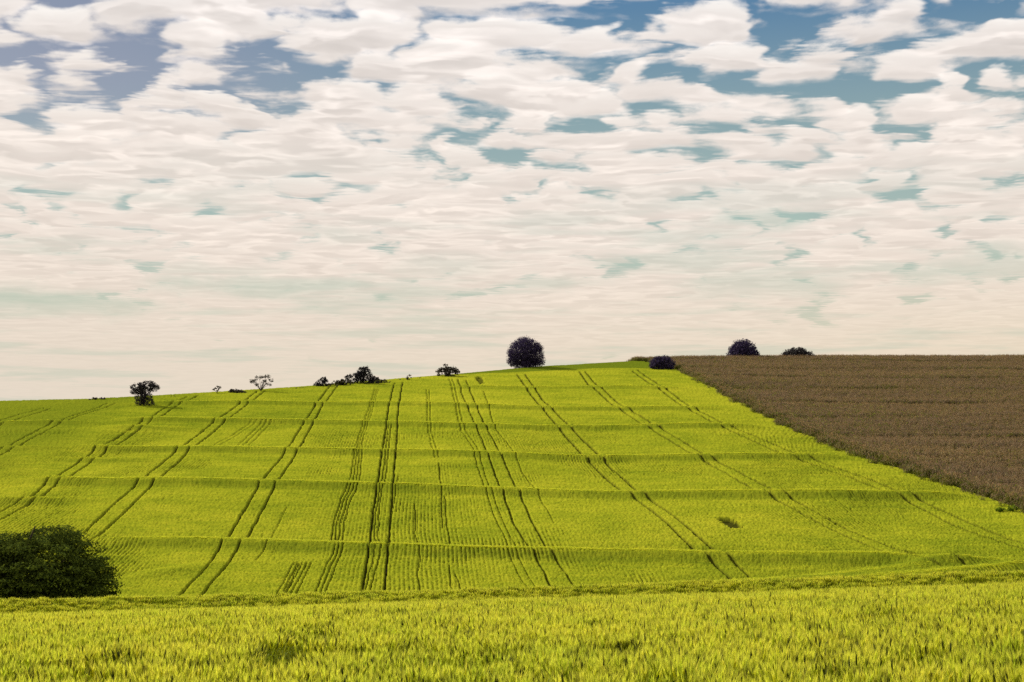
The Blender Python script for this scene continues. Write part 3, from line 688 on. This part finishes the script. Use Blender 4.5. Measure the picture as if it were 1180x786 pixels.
plant('low_bush', 'thin scrap of low scrub trailing off the thicket on its downhill end', 'bush', 449, 439.2, [(0, 0, 1.2, 6, 4, 1.6)], 380, 1.0, .9, limbs(2, .2, 4, 4, 42, .2), 42, c=(OLV0, OLV1), stem='stem')
# weeds by the brown field and in the two holes of the crop
plant('weed_clump', 'bright green weeds at the foot of the brown corn on the right edge', 'weeds', 1158, 590, [(0, 0, 7, 12, 5, 2.2), (9, 0, 9, 6, 4, 3)], 900, 1.6, 2.0, limbs(8, .3, 8, 6, 36, .2), 36, c=((0.09, 0.16, 0.012), (0.2, 0.27, 0.02)), stem='stem')

# broad tree in the valley
loc, m = place(8, None, 153)
root = empty('spreading_tree', loc, 'broad dark green spreading tree cut off by the left edge', 'tree')
r = np.random.default_rng(51)
hz = lambda py: (HORIZ - py) / F * 153 - loc[2]
B = [(0, 0, hz(668), 10.5, 9, 5.0), (-9, 0, hz(662), 8, 7, 4.8), (5, -2, hz(652), 6.5, 6, 3.4), (8.2, -1, hz(668), 4.0, 5, 2.6), (5.5, 0, hz(618), 2.6, 3, 1.2), (-2, -3, hz(634), 5, 4, 1.8), (9, -2, hz(683), 2.8, 3, 1.0), (3.5, -4, hz(676), 6, 4, 2.4), (-6, -5, hz(668), 7, 4, 3.5)]
P, O, T = crown_points(B, 135000, 1.0, r, flat=0.38, shell=.94, zmin=2.0, per=52, hollow=.7, tints=(.5, 1.7))
link('crown', leaf_mesh('crown', P, O, 0.27, (0.034, 0.052, 0.013), (0.125, 0.155, 0.018), r, 1.1, T), root)
woody('trunk', limbs(15, .5, 9, 8, 52, .25, z0=-.6), root, 10)

# ------------------------------------------------------------------ sky
W = bpy.data.worlds.new('World'); S.world = W; W.use_nodes = True
t = W.node_tree; t.nodes.clear()
SUN_AZ, SUN_EL = math.atan2(-0.80, 0.60), R(33)
def M(op, a, b=None, c=None, clamp=False):
    n = N(t, 'ShaderNodeMath', operation=op, use_clamp=clamp)
    for i, q in enumerate((a, b, c)):
        if q is None: continue
        if isinstance(q, (int, float)): n.inputs[i].default_value = q
        else: t.links.new(q, n.inputs[i])
    return n.outputs[0]
def VM(op, a, b=None):
    n = N(t, 'ShaderNodeVectorMath', operation=op)
    for i, q in enumerate((a, b)):
        if q is None: continue
        if isinstance(q, (tuple, list)): n.inputs[i].default_value = q
        elif isinstance(q, (int, float)): n.inputs['Scale'].default_value = q
        else: t.links.new(q, n.inputs[i])
    return n.outputs['Value'] if op in ('LENGTH', 'DOT_PRODUCT') else n.outputs[0]
def MR(x, a, b, c, d, typ='SMOOTHSTEP'):
    n = N(t, 'ShaderNodeMapRange', interpolation_type=typ, ins={1: a, 2: b, 3: c, 4: d}); t.links.new(x, n.inputs[0]); return n.outputs[0]
tc = N(t, 'ShaderNodeTexCoord').outputs['Generated']
sx = N(t, 'ShaderNodeSeparateXYZ'); t.links.new(tc, sx.inputs[0])
zc = M('MAXIMUM', sx.outputs[2], 0.035)
cmb = N(t, 'ShaderNodeCombineXYZ'); t.links.new(M('DIVIDE', sx.outputs[0], zc), cmb.inputs[0]); t.links.new(M('DIVIDE', sx.outputs[1], zc), cmb.inputs[1])
P0 = cmb.outputs[0]
def pproj(px, py):
    d = ray(px, py); return float(d[0] / d[2]), float(d[1] / d[2])
# broad cover with its open places (positions on the cloud deck)
GAPS = [(120, 85, 150, 40, .30), (45, 60, 90, 18, .2), (330, 75, 75, 40, .50), (250, 125, 160, 16, .14), (600, 8, 150, 10, .22), (800, 88, 110, 16, .28), (980, 100, 150, 12, .28), (1120, 100, 90, 12, .2), (1120, 8, 70, 12, .4), (900, 8, 60, 8, .2),
        (640, 147, 90, 9, .25), (520, 140, 50, 14, .18), (780, 148, 90, 9, .22), (870, 140, 60, 12, .2), (1000, 150, 40, 8, .2), (370, 226, 55, 10, .28), (870, 255, 60, 20, .2),
        (1030, 205, 40, 6, .22), (560, 180, 60, 10, .2), (230, 55, 60, 20, .2), (40, 130, 80, 22, .2), (960, 60, 60, 10, .15)]
CLOUDS = [(230, 12, 200, 18, .15), (170, 78, 80, 16, .30), (60, 58, 40, 8, .2), (450, 60, 130, 40, .10), (700, 30, 140, 20, .10), (1080, 55, 120, 22, .14), (600, 100, 130, 24, .08), (500, 260, 500, 40, .10), (150, 180, 300, 34, .16), (560, 380, 900, 26, .1)]
def noise2(vec, scale, detail=4, rough=0.55, out=0):
    n = N(t, 'ShaderNodeTexNoise', noise_dimensions='2D', ins={'Scale': scale, 'Detail': detail, 'Roughness': rough})
    t.links.new(vec, n.inputs['Vector']); return n.outputs[out]
wq = noise2(P0, 1.7, 2, 0.5, out=1)
wo = VM('SCALE', VM('SUBTRACT', wq, (0.5, 0.5, 0.5)), 0.35)
PW = VM('ADD', P0, wo)
cover = M('MULTIPLY', M('SUBTRACT', noise2(P0, 0.9, 3, .5), 0.5), 0.5)
for sign, L in ((-1, GAPS), (1, CLOUDS)):
    for (cx, cy, hw, hh, amp) in L:
        x0, y0 = pproj(cx, cy); x1, _ = pproj(cx + hw, cy); ya = pproj(cx, cy - hh)[1]; yb = pproj(cx, cy + hh)[1]
        q = VM('LENGTH', VM('MULTIPLY', VM('SUBTRACT', VM('ADD', P0, VM('SCALE', wo, 0.5)), (x0, (ya + yb) / 2, 0)), (1 / abs(x1 - x0), 2 / abs(yb - ya), 0)))
        cover = M('ADD', cover, MR(q, 0.15, 1.35, sign * amp, 0.0))
wob = VM('SCALE', VM('SUBTRACT', noise2(PW, 5.0, 3, .6, out=1), (0.5, 0.5, 0.5)), 0.15)
# billowing edges: fine structure that is as tall as it is wide
bl_ = N(t, 'ShaderNodeTexNoise', ins={'Scale': 1.0, 'Detail': 5.0, 'Roughness': 0.6}); t.links.new(VM('MULTIPLY', tc, (26.0, 26.0, 52.0)), bl_.inputs['Vector'])
billow = M('MULTIPLY', M('SUBTRACT', bl_.outputs[0], 0.5), MR(sx.outputs[2], 0.10, 0.32, 0.30, 0.75, 'LINEAR'))
def deck(k, lift):
    p = VM('MULTIPLY', VM('ADD', VM('SCALE', P0, 1 + lift), VM('SCALE', wo, 0.35)), (0.72, 1.15, 1.0))
    n1 = noise2(p, 6.2, 3, 0.5)
    v = N(t, 'ShaderNodeTexVoronoi', voronoi_dimensions='2D', feature='SMOOTH_F1', ins={'Scale': 6.4, 'Smoothness': 0.35, 'Detail': 1.0, 'Roughness': 0.5})
    t.links.new(VM('ADD', p, wob), v.inputs['Vector'])
    puff = M('SUBTRACT', 0.5, v.outputs['Distance'])
    val = M('ADD', M('MULTIPLY', M('SUBTRACT', n1, 0.5), 0.95), M('MULTIPLY', puff, 1.05))
    return M('ADD', M('ADD', val, cover), billow)
cover = M('ADD', cover, MR(sx.outputs[2], 0.13, 0.33, 0.07, -0.06, 'LINEAR'))
NL = 6
base_th = -0.33
alphas, vals = [], []
for k in range(NL):
    val = deck(k, 0.010 * k); vals.append(val)
    th = base_th + 0.040 * k + 0.009 * k * k
    alphas.append(MR(val, th - 0.10, th + (0.50 if k == 0 else 0.26), 0, 1))
# sky behind the clouds
st = N(t, 'ShaderNodeTexSky', sky_type='NISHITA', sun_disc=False, sun_elevation=SUN_EL, sun_rotation=SUN_AZ % (2 * math.pi), air_density=1.0, dust_density=1.2, ozone_density=1.5)
el = sx.outputs[2]
skyc = mix(t, 1.0, st.outputs[0], (0.050, 0.052, 0.046), 'MULTIPLY')
# thin veil in the open places: lilac on the left, teal in the middle, pale green low down
lft = MR(sx.outputs[0], -0.30, 0.02, 1.0, 0.0)
veil = ramp(t, M('MULTIPLY', el, 2.5), [(0.2, (0.66, 0.63, 0.46)), (0.36, (0.50, 0.58, 0.45)), (0.5, (0.33, 0.50, 0.44)), (0.68, (0.23, 0.40, 0.44)), (0.86, (0.11, 0.27, 0.48))])
veil = mix(t, M('MULTIPLY', lft, MR(el, 0.2, 0.30, 0.0, 0.85)), veil, (0.30, 0.32, 0.46))
skyc = mix(t, MR(el, 0.12, 0.34, 0.92, 0.62, 'LINEAR'), skyc, veil)
# cloud colour: grey bases, bright flanks, warmer and flatter towards the horizon
warm = MR(el, 0.10, 0.36, 1.0, 0.0, 'LINEAR')
tone = noise2(PW, 2.2, 5, .55)
shade = []
relief = M('SUBTRACT', vals[NL - 1], vals[0])
for k in range(NL):
    f = k / (NL - 1)
    hi = mix(t, warm, tuple(np.array((0.83, 0.775, 0.745)) * (1 - f) + np.array((1.0, 0.965, 0.93)) * f), tuple(np.array((0.82, 0.70, 0.59)) * (1 - f) + np.array((0.88, 0.755, 0.635)) * f))
    if k == 0:   # rounded bellies: the flank towards us catches the light, the thick middle is greyer
        th = MR(vals[0], -0.1, 0.5, 1.10, 0.97, 'LINEAR')
        th = M('MULTIPLY', th, MR(tone, 0.3, 0.7, 0.93, 1.10, 'LINEAR'))
        th = M('MULTIPLY', th, MR(relief, -0.26, 0.26, 0.89, 1.24, 'LINEAR'))
        th = M('ADD', M('MULTIPLY', M('SUBTRACT', th, 1.0), MR(el, 0.1, 0.30, 0.25, 0.95, 'LINEAR')), 1.0)
        vm = N(t, 'ShaderNodeVectorMath', operation='SCALE'); t.links.new(hi, vm.inputs[0]); t.links.new(th, vm.inputs['Scale']); hi = vm.outputs[0]
    shade.append(hi)
skyc = mix(t, MR(el, 0.20, 0.34, 0.22, 0.0, 'LINEAR'), skyc, (0.72, 0.68, 0.66))
out = skyc
for k in reversed(range(NL)):
    a = alphas[k] if k else M('MULTIPLY', alphas[0], 0.90)
    out = mix(t, a, out, shade[k])
mint = M('MULTIPLY', MR(noise2(VM('MULTIPLY', P0, (0.55, 1.0, 1.0)), 1.3, 4, .6), 0.48, 0.68, 0.0, 0.42), MR(el, 0.15, 0.27, 1.0, 0.0))
MINT = mint
hz_ = mix(t, MR(sx.outputs[0], -0.35, 0.35, 0, 1, 'LINEAR'), (0.77, 0.68, 0.56), (0.80, 0.68, 0.48))
out = mix(t, MR(el, 0.06, 0.19, 0.70, 0.0), out, hz_)
for (cx, cy, hw, hh, amp) in [(870, 252, 75, 20, .5), (790, 300, 85, 15, .42), (310, 329, 140, 13, .62), (50, 347, 120, 22, .66), (520, 305, 80, 16, .3), (640, 326, 70, 9, .34), (1125, 305, 85, 24, .48), (890, 328, 100, 18, .4), (250, 312, 70, 8, .3), (390, 272, 60, 10, .25)]:
    x0, y0 = pproj(cx, cy); x1, _ = pproj(cx + hw, cy); ya = pproj(cx, cy - hh)[1]; yb = pproj(cx, cy + hh)[1]
    q = VM('LENGTH', VM('MULTIPLY', VM('SUBTRACT', VM('ADD', P0, VM('SCALE', wo, 1.2)), (x0, (ya + yb) / 2, 0)), (1 / abs(x1 - x0), 2 / abs(yb - ya), 0)))
    MINT = M('MAXIMUM', MINT, M('MULTIPLY', MR(M('ADD', q, M('MULTIPLY', billow, 3.0)), 0.2, 1.25, amp, 0.0), MR(tone, 0.3, 0.65, 1.15, 0.75, 'LINEAR')))
out = mix(t, MINT, out, mix(t, MR(el, 0.13, 0.24, 0, 1, 'LINEAR'), (0.50, 0.58, 0.46), (0.37, 0.55, 0.50)))
bg = N(t, 'ShaderNodeBackground', ins={1: 1.0}); t.links.new(out, bg.inputs[0])
ow = N(t, 'ShaderNodeOutputWorld'); t.links.new(bg.outputs[0], ow.inputs[0])
W.cycles.sampling_method = 'MANUAL'; W.cycles.sample_map_resolution = 512

# ------------------------------------------------------------------ sun
sd = bpy.data.lights.new('sun', 'SUN'); sun = bpy.data.objects.new('sun', sd); COL.objects.link(sun)
sd.energy = 4.4; sd.angle = R(0.6); sd.color = (1.0, 0.93, 0.80)
dv = Vector((math.sin(SUN_AZ) * math.cos(SUN_EL), math.cos(SUN_AZ) * math.cos(SUN_EL), math.sin(SUN_EL)))
sun.rotation_euler = dv.to_track_quat('Z', 'Y').to_euler()
sun.location = (-60, 40, 60)

S.view_settings.view_transform = 'Standard'; S.view_settings.look = 'None'
S.view_settings.exposure = 0.0; S.view_settings.gamma = 1.0; S.view_settings.use_curve_mapping = False
S.cycles.max_bounces = 4; S.cycles.diffuse_bounces = 2; S.cycles.transmission_bounces = 3; S.cycles.transparent_max_bounces = 4
S.cycles.use_denoising = False; S.cycles.volume_bounces = 0
